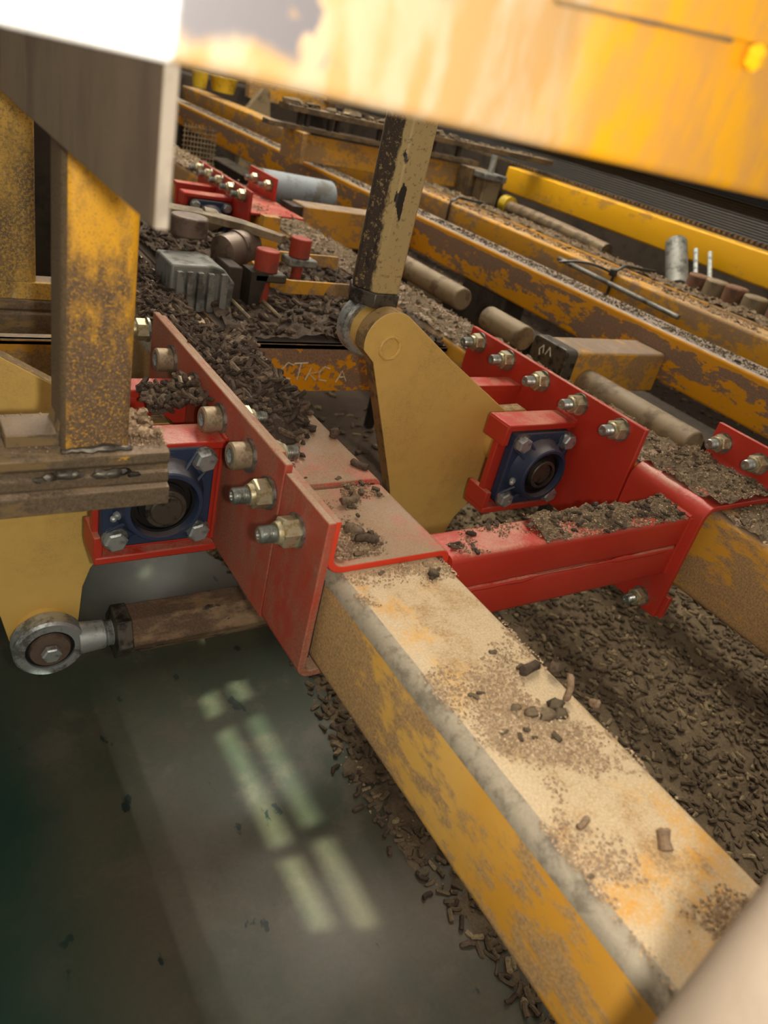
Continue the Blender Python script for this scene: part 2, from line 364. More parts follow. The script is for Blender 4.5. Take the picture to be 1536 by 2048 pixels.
t.p.inputs['Roughness'].default_value = .55; t.p.inputs['Coat Weight'].default_value = .05; t.p.inputs['Coat Roughness'].default_value = .18; t.bump(fine, .01, .0005); M['floor'] = t.mat
t = NT('lamp_tube_glow'); t.p.inputs['Base Color'].default_value = (1, 1, 1, 1)
t.p.inputs['Emission Color'].default_value = (1.0, 0.93, 0.80, 1); t.p.inputs['Emission Strength'].default_value = TUBE; M['tube'] = t.mat
M['white'] = plain('white_lamp_housing', (225, 225, 220), .5, 0, .05)

# ---------------------------------------------------------------- the hall
m = MB().box(-6, 14, -4, 14, -Z0 - .05, -Z0)
build('floor', m, M['floor'], loc=(0, 0, -Z0), kind='structure', smooth=False)
m = MB().box(-6, 14, 14, 14.1, -Z0, 4)
build('wall_back', m, M['brown_dark'], kind='structure', smooth=False)
def lamp(x, y0, y1, label):
    z = 2.15
    t = thing('ceiling_light', label, 'lamp', (x, (y0 + y1) / 2, z), 'twin tube ceiling lamps')
    build('housing', MB().box(x - .14, x + .14, y0 - .03, y1 + .03, z + .03, z + .09), M['white'], t, .004)
    for s in (-1, 1):
        build('lamp_tube', MB().cyl((x + s * .095, y0, z), (x + s * .095, y1, z), .016, n=16), M['tube'], t)
lamp(1.69, 1.45, 2.06, 'twin tube ceiling lamp nearest the camera, above the yellow beams')
lamp(1.69, 2.16, 3.15, 'long twin tube ceiling lamp, second from the camera')
lamp(1.69, 3.40, 3.62, 'short twin tube ceiling lamp third in the row')
lamp(1.69, 4.30, 5.00, 'twin tube ceiling lamp farthest from the camera')

# added unseen light box left of the frame; its slits shape the floor strips
t = thing('strip_projector', 'added slotted light box, unseen left of the machine, throwing the floor light strips', 'lamp', (-.28, .5, -Z0))
m = MB(); bx0, bx1, by0, by1, bz0, bz1 = -.38, -.20, .40, .62, -.46, -.26
m.box(bx0 - .002, bx0, by0, by1, bz0, bz1); m.box(bx0, bx1, by0 - .002, by0, bz0, bz1); m.box(bx0, bx1, by1, by1 + .002, bz0, bz1)
m.box(bx0, bx1, by0, by1, bz0 - .002, bz0); m.box(bx0, bx1, by0, by1, bz1, bz1 + .002)
def strip(z0, z1, y0, y1): m.box(bx1, bx1 + .0008, y0, y1, z0, z1)
strip(bz0, -.4275, by0, by1); strip(-.4241, -.4219, by0, by1); strip(-.4190, bz1, by0, by1)
for (z0, z1), rt, spans in (((-.4275, -.4241), .1515, ((.37, .468), (.488, .69), (.72, .765), (.92, .955), (1.07, 1.10))), ((-.4219, -.4190), .1408, ((.35, .475), (.50, .70), (.735, .78), (.88, .93)))):
    e = [by0] + [.5 + (q - .5) * rt for sp in spans for q in sp] + [by1]
    for k in range(0, len(e), 2): strip(z0, z1, e[k], e[k + 1])
build('slit_box', m, M['black'], t, smooth=False)
build('stand', MB().cyl((-.29, .5, -Z0 + .012), (-.29, .5, -.462), .012, n=16), M['steel_dark'], t)
build('foot', MB().cyl((-.29, .5, -Z0), (-.29, .5, -Z0 + .012), .09, n=32), M['steel_dark'], t)
il = bpy.data.lights.new('strip_projector_light', 'POINT'); il.energy = 55.0; il.shadow_soft_size = .0014; il.color = (.86, 1.0, .80)
io = bpy.data.objects.new('strip_projector_light', il); C.objects.link(io); io.parent = t; io.location = (-.02, 0, Z0 - .35)

# ---------------------------------------------------------------- long beams
def beam(name, x0, x1, z0, z1, y0, y1, mat, label, r=.010, extra=None, mf=None):
    m = MB(); m.prism(rrect(x0, x1, z0, z1, r, 4), 'y', y0, y1, 0, mf)
    return build(name, m, [mat] + (extra or []), label=label, cat='beam', ang=40, loc=((x0 + x1) / 2, (y0 + y1) / 2, z0))
def topleft(c, d):
    return 1 if (c[0] < .3065 and c[1] > -.3715) else None
beam('main_beam', .295, .415, -.46, -.36, -.35, 3.6, M['main_beam'], 'nearest dusty yellow square beam running from the lower right corner away under the red clamps', .012, [M['bare_edge']], topleft)
beam('support_beam', .808, .928, -.464, -.349, -.35, 4.2, M['beam'], 'second yellow beam, carrying the right-hand red bearing bracket')
beam('support_beam', 1.32, 1.405, -.40, -.305, .1, 5.2, M['beam_mid'], 'bright yellow beam with rusty brown upper half, first one behind the second red bracket', .008)
beam('support_beam', 1.64, 1.73, -.40, -.30, .3, 3.3, M['beam_back'], 'dusty ochre beam with black cable ties round it', .008)
beam('support_beam', 1.755, 1.83, -.395, -.298, .3, 3.3, M['beam_back'], 'narrow ochre beam lying tight behind the cable-tied beam', .006)
beam('support_beam', 2.36, 2.46, -.30, -.20, .4, 2.72, M['beam_top'], 'clean bright yellow beam under the black ribbed guard', .008)
beam('support_beam', 1.64, 1.76, -.39, -.285, 3.42, 5.0, M['beam_back'], 'far pale beige beam ending beside the slatted rails', .008)

# ---------------------------------------------------------------- fasteners
def frame(o, d, pos, root):
    o.location = Vector(pos) - LOC[root.name]; o.rotation_mode = 'QUATERNION'; o.rotation_quaternion = Vector((0, 0, 1)).rotation_difference(Vector(d))
def mesh_of(name, mb, mats, ang=35):
    o = build(name, mb, mats, loc=(0, 0, 0), ang=ang); me = o.data; bpy.data.objects.remove(o); return me
def hexa(mb, z0, z1, r, ch=.0015, m=0):
    pts = lambda q: [(q * math.cos(k * PI / 3), q * math.sin(k * PI / 3)) for k in range(6)]
    vs = [(x, y, z0) for x, y in pts(r)] + [(x, y, z1 - ch) for x, y in pts(r)] + [(x, y, z1) for x, y in pts(r - ch * 1.3)]
    fs = [tuple(range(6))[::-1], tuple(range(12, 18))] + [(k * 6 + i, k * 6 + (i + 1) % 6, (k + 1) * 6 + (i + 1) % 6, (k + 1) * 6 + i) for k in range(2) for i in range(6)]
    return mb.add(vs, fs, m)
def thread(z0, z1, r, p=.0020):
    pr = [(z0, r)]; z = z0
    while z < z1 - p: pr += [(z + p * .5, r * .86), (z + p, r)]; z += p
    pr += [(z1, r * .80), (z1, r * .5), (z1 - .002, r * .45), (z1 - .002, .0001)]
    return pr
stud_me = mesh_of('bolt', MB().lathe((0, 0, 0), (0, 0, 1), thread(0, .036, .0078), 20, caps=False), [M['zinc_white']], 50)
nut_m = MB(); hexa(nut_m, .003, .017, .0139); nut_m.lathe((0, 0, .017), (0, 0, 1), [(0, .0105), (.004, .0095)], 20)
nut_me = mesh_of('nut', nut_m, [M['zinc']])
wash_me = mesh_of('washer', MB().lathe((0, 0, 0), (0, 0, 1), [(0, .0155), (.003, .0155)], 28), [M['zinc_white']])
capm = MB().lathe((0, 0, .003), (0, 0, 1), [(0, .0122), (.0145, .0122), (.016, .0105), (.016, .0072), (.016, .0070)], 28, caps=False)
capm.lathe((0, 0, .003), (0, 0, 1), [(.016, .0071), (.006, .0068), (.006, .0001)], 6, 1, caps=False)
cap_me = mesh_of('bolt', capm, [M['cap'], M['steel']])
hbm = MB(); hexa(hbm, .0025, .0105, .0108); hb_me = mesh_of('bolt', hbm, [M['steel']])
hbw_me = mesh_of('washer', MB().lathe((0, 0, 0), (0, 0, 1), [(0, .0122), (.0025, .0122)], 24), [M['zinc_white']])
def obj(name, me, parent):
    o = bpy.data.objects.new(name, me); C.objects.link(o); o.parent = parent; return o
def nutbolt(root, pos, d, scale=1.0, spin=0.0):
    b = obj('bolt', stud_me, root); frame(b, d, pos, root); b.scale = (scale,) * 3
    n = obj('nut', nut_me, b); n.rotation_euler.z = spin; obj('washer', wash_me, b)
def capscrew(root, pos, d):
    b = obj('bolt', cap_me, root); frame(b, d, pos, root); b.scale = (1.08,) * 3
    obj('washer', wash_me, b)
def hexbolt(root, pos, d, spin=0.3, s=1.0):
    b = obj('bolt', hb_me, root); frame(b, d, pos, root); b.scale = (s,) * 3
    b.rotation_quaternion = b.rotation_quaternion @ Matrix.Rotation(spin, 3, 'Z').to_quaternion()
    obj('washer', hbw_me, b)

# ---------------------------------------------------------------- red bearing brackets
def bracket(xl, label, near_end, side_mat, boltmode):
    t = thing('bearing_bracket', label, 'bracket', (xl, .70, -.467))
    ye = .885
    build('side_plate', MB().box(xl, xl + .008, near_end, ye, -.467, -.298), side_mat, t, .0015)
    build('inner_plate', MB().prism(sheet(fillet([(xl + .0125, -.302), (xl + .0125, -.353 if xl > .5 else -.353), (xl + .05, -.353)], [.012]), .006), 'y', near_end + .03, ye), M['red_dusty'] if xl < .5 else M['red'], t, .001)
    x0 = xl - .125
    build('front_web', MB().box(x0, xl, .634, .644, -.462, -.347), M['red'], t, .0015)
    for z in (-.348, -.472):
        build('flange', MB().box(x0, xl, .622, .664, z + .001, z + .010), M['red'], t, .0018)
    for z0, z1 in ((-.368, -.340), (-.464, -.438)):
        build('end_gusset', MB().box(x0 - .001, x0 + .008, .623, .664, z0, z1), M['red'], t, .0015)
    build('back_web', MB().box(x0 + .02, xl, .744, .754, -.462, -.345), M['red'], t, .0015)
    build('back_flange', MB().box(x0 + .02, xl, .744, .776, -.347, -.337), M['red'], t, .0015)
    # weld beads where the webs meet the side plate
    m = MB()
    for z in (-.337, -.467):
        m.tube([(xl - .001, y, z + rnd.uniform(-.0007, .0007)) for y in [.622 + k * .0042 for k in range(11)]], [.0030 + rnd.uniform(-.0006, .0006) for _ in range(11)], 8)
    m.tube([(xl - .001, .633, z) for z in [-.46 + k * .01 for k in range(13)]], .0026, 8)
    build('weld_bead', m, M['red'], t)
    for k, y in enumerate((.857, .786, .708, .631, .5545)):
        yy = y + (.012 if boltmode == 'cap' else 0)
        z = -.326 if boltmode == 'cap' else -.3145
        if boltmode == 'cap' and k > 0: capscrew(t, (xl, yy + (.004 if k > 2 else .004), z), (-1, 0, 0))
        else: nutbolt(t, (xl, yy + (.03 if boltmode == 'cap' else 0), z), (-1, 0, 0), .98, rnd.uniform(0, 1))
        if boltmode == 'cap': nutbolt(t, (xl + .0155, yy + .004, z), (1, 0, 0), .95, rnd.uniform(0, 1))
    return t
brL = bracket(.281, 'dusty red bearing bracket clamped on the near beam, left of the brown pellet heap', .500, M['red_dusty'], 'cap')
brR = bracket(.785, 'clean red bearing bracket with five nuts, on the second beam right of the cream lever', .519, M['red'], 'nut')

# ---------------------------------------------------------------- flange bearings (axis along y)
def bearing(cx, cz, yf, label, tip, collar):
    t = thing('flange_bearing', label, 'bearing', (cx, yf, cz - .054))
    y = yf
    m = MB(); m.prism(rrect(cx - .054, cx + .054, cz - .054, cz + .054, .013, 5), 'y', y - .014, y)
    build('housing', m, M['blue'], t, .002)
    m = MB(); n = 40
    pr = [(0, .0470), (.004, .0440), (.012, .0405), (.021, .0385), (.0225, .0370), (.0225, .0335), (.019, .0325), (.002, .0315)]
    m.lathe((cx, y - .012, cz), (0, -1, 0), pr, n, caps=False)
    build('bearing_boss', m, M['blue'], t, ang=30)
    for k in range(4):                                # cast ribs to the bolt ears
        a = PI / 4 + k * PI / 2; c, s = math.cos(a), math.sin(a)
        for e in (-.009, .009):
            m = MB()
            p = Vector((cx + c * .038 - s * e, y - .022, cz + s * .038 + c * e)); q = Vector((cx + c * .060 - s * e * 1.3, y - .0145, cz + s * .060 + c * e * 1.3))
            m.tube([p, q], [.0022, .0016], 6); build('rib', m, M['blue'], t)
    m = MB(); m.lathe((cx, y - .014, cz), (0, -1, 0), [(0, .0320), (.006, .0318), (.013, .0318), (.013, .0290), (.009, .0285), (.009, .024), (.012, .0235), (.012, .0205), (.006, .0200), (.006, .001)], n, caps=False)
    build('seal', m, M['black'], t, ang=30)
    m = MB(); m.lathe((cx, y - .016, cz), (0, -1, 0), [(0, .0205), (collar, .0205), (collar + .001, .0195), (collar + .001, .0160)], n, caps=False)
    build('lock_collar', m, M['steel_dark'], t, ang=30)
    m = MB(); m.lathe((cx, y + .14, cz), (0, -1, 0), [(0, .0158), (.14 + tip - .0015, .0158), (.14 + tip, .0143), (.14 + tip, .0001)], n, caps=False)
    build('shaft', m, M['steel_dark'], t, ang=30)
    for sx in (-1, 1):
        for sz in (-1, 1): hexbolt(t, (cx + sx * .0415, y - .014, cz + sz * .0415), (0, -1, 0), rnd.uniform(0, 1), 1.05)
    m = MB(); a = math.radians(195); c, s = math.cos(a), math.sin(a)
    p = Vector((cx + c * .041, y - .020, cz + s * .041)); d = Vector((c * .7, -.5, s * .7)).normalized()
    m.lathe(p, d, [(0, .0042), (.004, .0042), (.0042, .0022), (.006, .0022), (.0075, .0034), (.009, .0034), (.011, .0018), (.011, .0001)], 14, caps=False)
    build('grease_nipple', m, M['steel'], t)
    # raised cast lettering strokes on the top of the flange
    m = MB()
    glyphs = {'F': [((0, 0), (0, 2)), ((0, 2), (1, 2)), ((0, 1), (.8, 1))], 'K': [((0, 0), (0, 2)), ((0, 1), (1, 2)), ((0, 1), (1, 0))], 'D': [((0, 0), (0, 2)), ((0, 2), (.8, 1.6)), ((.8, 1.6), (.8, .4)), ((.8, .4), (0, 0))]}
    for i, g in enumerate('FKD'):
        for a_, b_ in glyphs[g]:
            f = lambda q: (cx - .012 + i * .009 + q[0] * .0055, y - .0142, cz + .0445 + q[1] * .0030)
            m.tube([f(a_), f(b_)], .0006, 5)
    build('cast_letters', m, M['blue'], t)
    return t
beL = bearing(.2150, -.3960, .634, 'blue square flange bearing with large greasy bore, behind the brown steel ledge', .040, .020)
beR = bearing(.7290, -.4040, .634, 'blue square flange bearing on the right-hand red bracket, beside the cream lever', .030, .016)

# ---------------------------------------------------------------- cream bell-crank levers
RP = [(.465, -.2345)]
def arc(c, r, a0, a1, n=10): return [(c[0] + r * math.cos(math.radians(a0 + (a1 - a0) * k / n)), c[1] + r * math.sin(math.radians(a0 + (a1 - a0) * k / n))) for k in range(n + 1)]
lever_poly = arc((.503, -.260), .037, 195, 62, 12) + [(.600, -.280), (.722, -.3546)] + arc((.7295, -.403), .058, 58, -35, 8) + \
    [(.762, -.455), (.7207, -.489), (.700, -.510), (.686, -.530), (.678, -.555), (.6745, -.600)] + arc((.637, -.606), .037, 5, -165, 12) + [(.594, -.580), (.552, -.455), (.484, -.285)]
def lever(dx, label, boss_back):
    t = thing('lever_plate', label, 'lever', (.7295 + dx, .70, -.64))
    m = MB(); m.prism([(p[0] + dx, p[1]) for p in lever_poly], 'y', .698, .719, 0, lambda c, d: 1)
    build('plate', m, [M['cream'], M['cream_edge']], t, .0012)
    m = MB(); cx, cz = .503 + dx, -.260
    m.lathe((cx, .699, cz), (0, 1, 0), [(0, .0290), (.047, .0290), (.049, .027), (.049, .001)], 32)
    build('pin_boss', m, M['cream'], t)
    m = MB(); m.tube([(cx + .0135 * math.cos(a), .6975, cz - .006 + .0135 * math.sin(a)) for a in [2 * PI * k / 24 for k in range(25)]], [.0024 + .0007 * math.sin(k * 2.3) for k in range(25)], 8)
    build('weld_ring', m, M['cream'], t)
    m = MB(); cx, cz = .637 + dx, -.606
    m.lathe((cx, .700, cz), (0, -1, 0), [(0, .030), (.010, .028), (.018, .024), (.018, .001)], 28)
    build('pin_boss', m, M['cream'], t)
    m = MB(); m.lathe((.7295 + dx, .676, -.403), (0, 1, 0), [(0, .0001), (0, .030), (.066, .030), (.066, .0001)], 28, caps=False)
    build('hub', m, M['cream'], t)
    return t
lever(0, 'cream yellow triangular lever plate between the near beam and the right blue bearing', True)
lever(-.5145, 'cream yellow lever plate at the left edge, behind the brown post and ledge', True)

# ---------------------------------------------------------------- rod ends + hex rods
def rodend(t, c, ay, d, body, rods, L0, L1, neckr, rr, hexmat, bolt=True):
    c = Vector(c); d = Vector(d).normalized(); y = Vector((0, 1, 0))
    ym = body
    m = MB(); m.lathe(c - y * .0115 * ay, y * ay, [(0, .0255), (0, .0345), (.003, .0372), (.020, .0372), (.023, .0345), (.023, .0255)], 44, caps=False)
    m.lathe(c - y * .0115, y, [(0, .0256), (.023, .0256)], 44, caps=False)
    m.cyl(c + d * .030, c + d * .058, .0185, .0165, 24)
    build('rod_end_eye', m, M['steel'], t, ang=30)
    m = MB(); m.lathe(c - y * .009, y, [(0, .0160), (0, .0250), (.018, .0250), (.018, .0160)], 40, caps=False)
    build('liner_ring', m, M['black'], t)
    m = MB(); m.lathe(c - y * .0125, y, [(0, .001), (0, .0205), (.004, .0222), (.021, .0222), (.025, .0205), (.025, .001)], 36, caps=False)
    build('ball', m, M['brown_cyl'] if bolt else M['steel_dark'], t)
    if bolt:
        b = obj('bolt', hb_me, t); frame(b, (0, -1, 0), c - y * .0125, t); b.scale = (.95,) * 3
    m = MB(); m.lathe(c + d * .052, d, thread(0, L0 - .052 + .004, .0150, .0026), 28, caps=False)
    build('threaded_neck', m, M['steel'], t, ang=50)
    m = MB(); m.cyl(c + d * L0, c + d * (L0 + .017), rr * 1.07, n=6, start=.3)
    build('lock_nut', m, M['steel_dark'], t, .0012)
    m = MB(); m.cyl(c + d * (L0 + .017), c + d * L1, rr, n=6, start=.3)
    build('hex_bar', m, hexmat, t, .002)
t = thing('tie_rod', 'dark hexagonal tie rod with chipped cream paint, rising above the cream lever', 'rod', (.503, .757, -.30))
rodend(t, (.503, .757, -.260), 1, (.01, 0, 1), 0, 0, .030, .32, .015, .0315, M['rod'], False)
t = thing('tie_rod', 'rusty brown hexagonal tie rod lying low under the near beam, joined to the left lever', 'rod', (.1225, .672, -.645))
rodend(t, (.1225, .672, -.606), 1, (1, 0.0, 0.0), 0, 0, .068, .500, .015, .0300, M['rod_low'], True)

# ---------------------------------------------------------------- near clamp + cross tube
t = thing('beam_clamp', 'dusty red hooked clamp plate with two nuts on the left side of the near beam', 'clamp', (.284, .456, -.470))
m = MB(); m.prism(sheet(fillet([(.284, -.304), (.284, -.4665), (.340, -.4665)], [.010]), .0075), 'y', .4145, .497)
build('hook_plate', m, M['red_dusty'], t, .0012)
build('rubber_pad', MB().box(.2885, .2945, .423, .490, -.455, -.368), M['gasket'], t, .0008)
nutbolt(t, (.2802, .520, -.3375), (-1, 0, 0), 1.0, .3); nutbolt(t, (.2802, .460, -.339), (-1, 0, 0), 1.0, .8)

t = thing('cross_brace', 'red cross brace of two stacked tubes joining the near beam to the second beam', 'brace', (.60, .436, -.50))
saddle_c = fillet([(.2915, -.306), (.2915, -.3555), (.4185, -.3555), (.4185, -.452)], [.014, .008])
m = MB(); m.prism(sheet(saddle_c, .0068), 'y', .4185, .540, 0); m.m[0] = m.m[1] = 1
o = build('saddle_plate', m, [M['saddle'], M['red_edge']], t, .001)
for z0, z1, nm in ((-.4015, -.3605, 'upper_tube'), (-.444, -.4025, 'lower_tube')):
    m = MB(); m.prism(rrect(.4125, .459, z0, z1, .006, 3), 'x', .4224, .7835)
    build(nm, m, M['red'], t, ang=40)
m = MB(); xs = [.4235 + k * .0125 for k in range(28)]
m.tube([(x, .4128, -.4020 + rnd.uniform(-.0006, .0006)) for x in xs], [(.0034 if k < 10 or k > 19 else .0014) + rnd.uniform(-.0005, .0005) for k in range(28)], 8)
m.tube([(.7828, .413 + .002 * k, -.3595) for k in range(23)], .003, 6)
m.tube([(.7828, .4125, -.36 - .004 * k) for k in range(21)], .0032, 6)
build('weld_bead', m, M['red'], t)
s2 = fillet([(.7865, -.502), (.7865, -.3425), (.9315, -.3425), (.9315, -.290)], [.018, .012])
m = MB(); m.prism(sheet(s2, .0070), 'y', .400, .515, 0)
build('end_saddle', m, M['red'], t, .001)
nutbolt(t, (.783, .428, -.488), (-1, 0, 0), .82, .2)
nutbolt(t, (.928, .497, -.3125), (-1, 0, 0), .9, .4); nutbolt(t, (.928, .440, -.3125), (-1, 0, 0), .9, .9)
build('backing_strip', MB().box(.7900, .7985, .395, .520, -.502, -.47), M['red'], t, .001)

# saddle of the left bracket over the near beam
m = MB(); m.prism(sheet(fillet([(.3005, -.3530), (.4195, -.3530), (.4195, -.440)], [.008]), .0060), 'y', .547, .885)
o = build('saddle_plate', m, [M['saddle']], brL, .001)

# far bearing bracket + bearing, one bay further along
def shift(o, dy, dz=0.0):
    c = copy_tree(o); c.location = (c.location.x, c.location.y + dy, c.location.z + dz); return c
c = shift(brR, 1.275); c['label'] = 'far small red bearing bracket in the background, left of centre, above the gearmotor'
LOC[c.name] = LOC[brR.name] + Vector((0, 1.275, 0))
m = MB().box(.925, .932, 1.96, 2.14, -.349, -.285)
o = build('outer_plate', m, M['red'], c, .001, loc=LOC[c.name])
m = MB().prism(sheet([(.79, -.3465), (.935, -.3465)], .005), 'y', 1.785, 2.15); build('saddle_plate', m, M['red'], c, loc=LOC[c.name])
for y in (1.99, 2.08): nutbolt(c, (.925, y, -.31), (-1, 0, 0))
c = shift(beR, 1.275); c['label'] = 'dark blue flange bearing on the far red bracket in the background'

# ---------------------------------------------------------------- left: posts, ledges, side plate, overhead beam
t = thing('steel_post', 'brown post with rubbed yellow paint standing on the near ledge at the left', 'post', (.1245, .52, -.272))
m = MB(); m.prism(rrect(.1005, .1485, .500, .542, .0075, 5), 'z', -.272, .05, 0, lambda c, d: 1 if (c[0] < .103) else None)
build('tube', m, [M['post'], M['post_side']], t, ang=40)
m = MB(); m.prism([(.1005 - .035, -.272), (.1005 - .035, -.262), (.0985, -.262), (.1008, -.252), (.1008, -.272)], 'y', .506, .536)
build('foot_plate', m, M['ledge'], t, .002)
m = MB(); m.tube([(.100 + k * .0035, .4990, -.2725 + rnd.uniform(-.001, .001)) for k in range(15)], [.0028 + rnd.uniform(-.001, .001) for _ in range(15)], 8)
build('weld_bead', m, M['steel_dark'], t)
t = thing('steel_ledge', 'ribbed brown steel ledge under the near post, partly hiding the left blue bearing', 'ledge', (.02, .53, -.32))
prof = [(.496, -.274), (.493, -.276), (.493, -.283), (.496, -.286), (.496, -.290), (.492, -.292), (.492, -.299), (.494, -.301), (.488, -.303), (.488, -.318), (.500, -.320), (.565, -.320), (.565, -.274)]
m = MB(); m.prism(prof, 'x', -.15, .177); build('rail', m, M['ledge'], t, .001)
m = MB()
for k, (x, s) in enumerate(((.085, .004), (.092, .005), (.101, .006), (.108, .005), (.128, .006), (.134, .0065), (.142, .005), (.150, .004))):
    m.lump((x, .492, -.2895 + rnd.uniform(-.002, .002)), s, 0, (1.3, .5, .6), k)
build('weld_bead', m, M['steel_dark'], t)
m = MB()
for k in range(900):
    x = rnd.uniform(.148, .177) if k % 3 else rnd.uniform(-.0, .10); y = rnd.uniform(.500, .562)
    m.crumb((x, y, -.273 + rnd.uniform(0, .002)), rnd.uniform(.0006, .0016))
for k in range(46):
    x = rnd.uniform(.150, .175); y = rnd.uniform(.515, .562); m.lump((x, y, -.270), rnd.uniform(.002, .0055), 0, (1, 1, .8), k)
build('ledge_crumbs', m, M['pellet_dry'], label='clods and crumbs of dry dust lying on the near ledge end by the post', cat='debris', kind='stuff')

t = thing('steel_post', 'second speckled yellow post at the far left edge behind the brown side plate', 'post', (.11, .82, -.262))
m = MB(); m.prism(rrect(.05, .1370, .800, .86, .004, 3), 'z', -.262, .03); build('tube', m, M['post_far'], t, ang=40)
m = MB().box(.05, .175, .797, .803, -.262, -.245); build('foot_plate', m, M['post_far'], t, .001)
m = MB(); m.prism([(.800, -.262), (.797, -.264), (.797, -.272), (.801, -.275), (.797, -.278), (.797, -.288), (.803, -.300), (.88, -.300), (.88, -.262)], 'x', -.4, .19)
build('steel_ledge', m, M['ledge'], label='second brown ledge behind the left post, above the left cream lever', cat='ledge', bevel=.001)

m = MB(); m.box(.0935, .0995, .300, 1.30, -.0685, -.004, 0, front=1)
build('side_plate', m, [M['plate_dark'], M['plate_edge']], label='dark brown plate with pale end edge hanging below the overhead beam at upper left', cat='plate', bevel=.0008)
t = thing('overhead_beam', 'blurred yellow overhead beam crossing the whole top of the picture', 'beam', (.2, .23, -.0078))
m = MB(); m.prism(rrect(.200, .290, -.0078, .16, .004, 3), 'x', -.5, 1.3); build('box_section', m, M['overhead'], t, ang=40)
m = MB(); m.prism([(.172, .0300), (.252, .0372), (.60, .068), (.60, .15), (.172, .15)], 'y', .1965, .2005); build('cover_plate', m, M['overhead'], t, .0008)
m = MB(); m.tube([(.172 + k * .005, .1966, .0300 + k * .00045 - .0006) for k in range(17)], .0007, 6); build('seam_bead', m, M['ledge'], t)
m = MB(); m.lump((.2665, .196, .0345), .0042, 0, (1, 1, 1), 3); build('weld_blob', m, M['beam_top'], t)
m = MB(); m.prism(rrect(.199, .27, -.06, .0385, .022, 8), 'z', -.85, .20)
build('guard_post', m, M['beige'], label='blurred pale beige post very close at the lower right corner', cat='post', ang=40)

# ---------------------------------------------------------------- black ribbed guard and things on the right
t = thing('ribbed_guard', 'long black ribbed rubber guard above the brightest yellow beam', 'guard', (2.45, 3, -.195))
m = MB(); m.box(2.43, 2.45, .3, 6, -.190, .10)
build('rubber_sheet', m, M['ribbed'], t, smooth=False)
for k in range(22):
    build('rib', MB().box(2.418, 2.43, .3, 6, -.085 + k * .006, -.082 + k * .006), M['black'], t, smooth=False)
m = MB()
for k in range(170): m.box(2.412, 2.43, 1.2 + k * .022, 1.210 + k * .022, -.193, -.184)
o = build('edge_teeth', m, M['ledge'], t, smooth=False); o['kind'] = 'stuff'

def tie(y, label, x0=1.636, x1=1.734, z0=-.404, z1=-.296, tail=True):
    t = thing('cable_tie', label, 'cable tie', (x0, y, z0))
    pts = [(x0, y, z0), (x0 - .002, y, z1 + .0), (x0 + .03, y, z1 + .018), (x1, y + .01, z1 + .012), (x1 + .10, y + .02, z1 + .008), (x1 + .105, y + .02, z0)]
    fp = []
    for a, b in zip(pts[:-1], pts[1:]):
        for k in range(6): fp.append(Vector(a).lerp(Vector(b), k / 6))
    fp = [fp[0]] + [(fp[i - 1] + fp[i] * 2 + fp[i + 1]) / 4 for i in range(1, len(fp) - 1)] + [fp[-1]]
    build('strap', MB().tube(fp, .0042, 6), M['tie'], t)
    if tail:
        build('head', MB().box(x0 - .014, x0 + .002, y - .008, y + .008, z1 - .012, z1 + .006), M['tie'], t, .002)
        q = [Vector((x0 - .008, y, z1 - .004)).lerp(Vector((x0 - .12, y + .09, z1 - .01)), k / 8) + Vector((0, 0, .012 * math.sin(k / 8 * PI))) for k in range(9)]
        build('tail', MB().tube(q, .0035, 6), M['tie'], t)
tie(1.36, 'dark cable tie with a loose tail on the ochre beam at the right')
tie(2.12, 'thin black cable tie round the ochre beam, nearer the hexagonal rod', tail=False)
m = MB(); m.tube([(1.615, 1.55 - k * .04, -.318 - .0012 * k) for k in range(12)], .006, 10)
build('grey_hose', m, M['grey_cast'], label='thin grey hose lying between the two yellow beams under the cable tie', cat='hose')

t = thing('adjuster_post', 'grey square upright with a threaded stud standing on the ochre beams', 'post', (2.0, 2.38, -.33))
m = MB(); m.prism([(1.955, 2.36), (2.035, 2.36), (2.035, 2.42), (1.955, 2.42)], 'z', -.40, -.215); build('block', m, M['pipe'], t, .004)
m = MB(); m.box(1.94, 2.05, 2.35, 2.43, -.235, -.212); build('cap', m, M['grey_cast'], t, .004)
m = MB(); m.cyl((1.995, 2.39, -.212), (1.995, 2.39, -.15), .012, n=12); build('stud', m, M['steel'], t)
m = MB(); m.tube([(2.2, 2.50, -.335), (2.2, 2.3, -.335), (2.2, 2.1, -.340), (2.2, 1.9, -.350)], .030, 14)
t = thing('pipe', 'brown pipe in the gap under the brightest yellow beam', 'pipe', (2.2, 2.2, -.44))
build('barrel', m, M['ledge'], t); build('support', MB().box(2.19, 2.21, 2.2, 2.22, -.44, -.36), M['brown_dark'], t)
t = thing('valve', 'small chrome and yellow valve at the end of the brown pipe', 'valve', (2.2, 2.6, -.35))
build('body', MB().cyl((2.2, 2.56, -.325), (2.2, 2.66, -.325), .045, n=16), M['brown_dark'], t, .004)
build('yellow_band', MB().cyl((2.2, 2.46, -.325), (2.2, 2.50, -.325), .036, n=16), M['tub'], t)
build('fitting', MB().cyl((2.12, 2.6, -.33), (2.08, 2.6, -.33), .02, n=12), M['steel'], t)
m = MB()
t = thing('air_cylinder', 'silver pneumatic cylinder slanting under the bright yellow beam at right', 'cylinder', (2.2, 1.6, -.35))
build('barrel', MB().cyl((2.24, 1.66, -.25), (2.14, 1.52, -.36), .035, n=16), M['grey_cast'], t)
for k in range(2): build('tie_bar', MB().cyl((2.27 + k * .05, 1.60 - k * .02, -.25), (2.17 + k * .05, 1.47 - k * .02, -.36), .008, n=8), M['steel'], t)
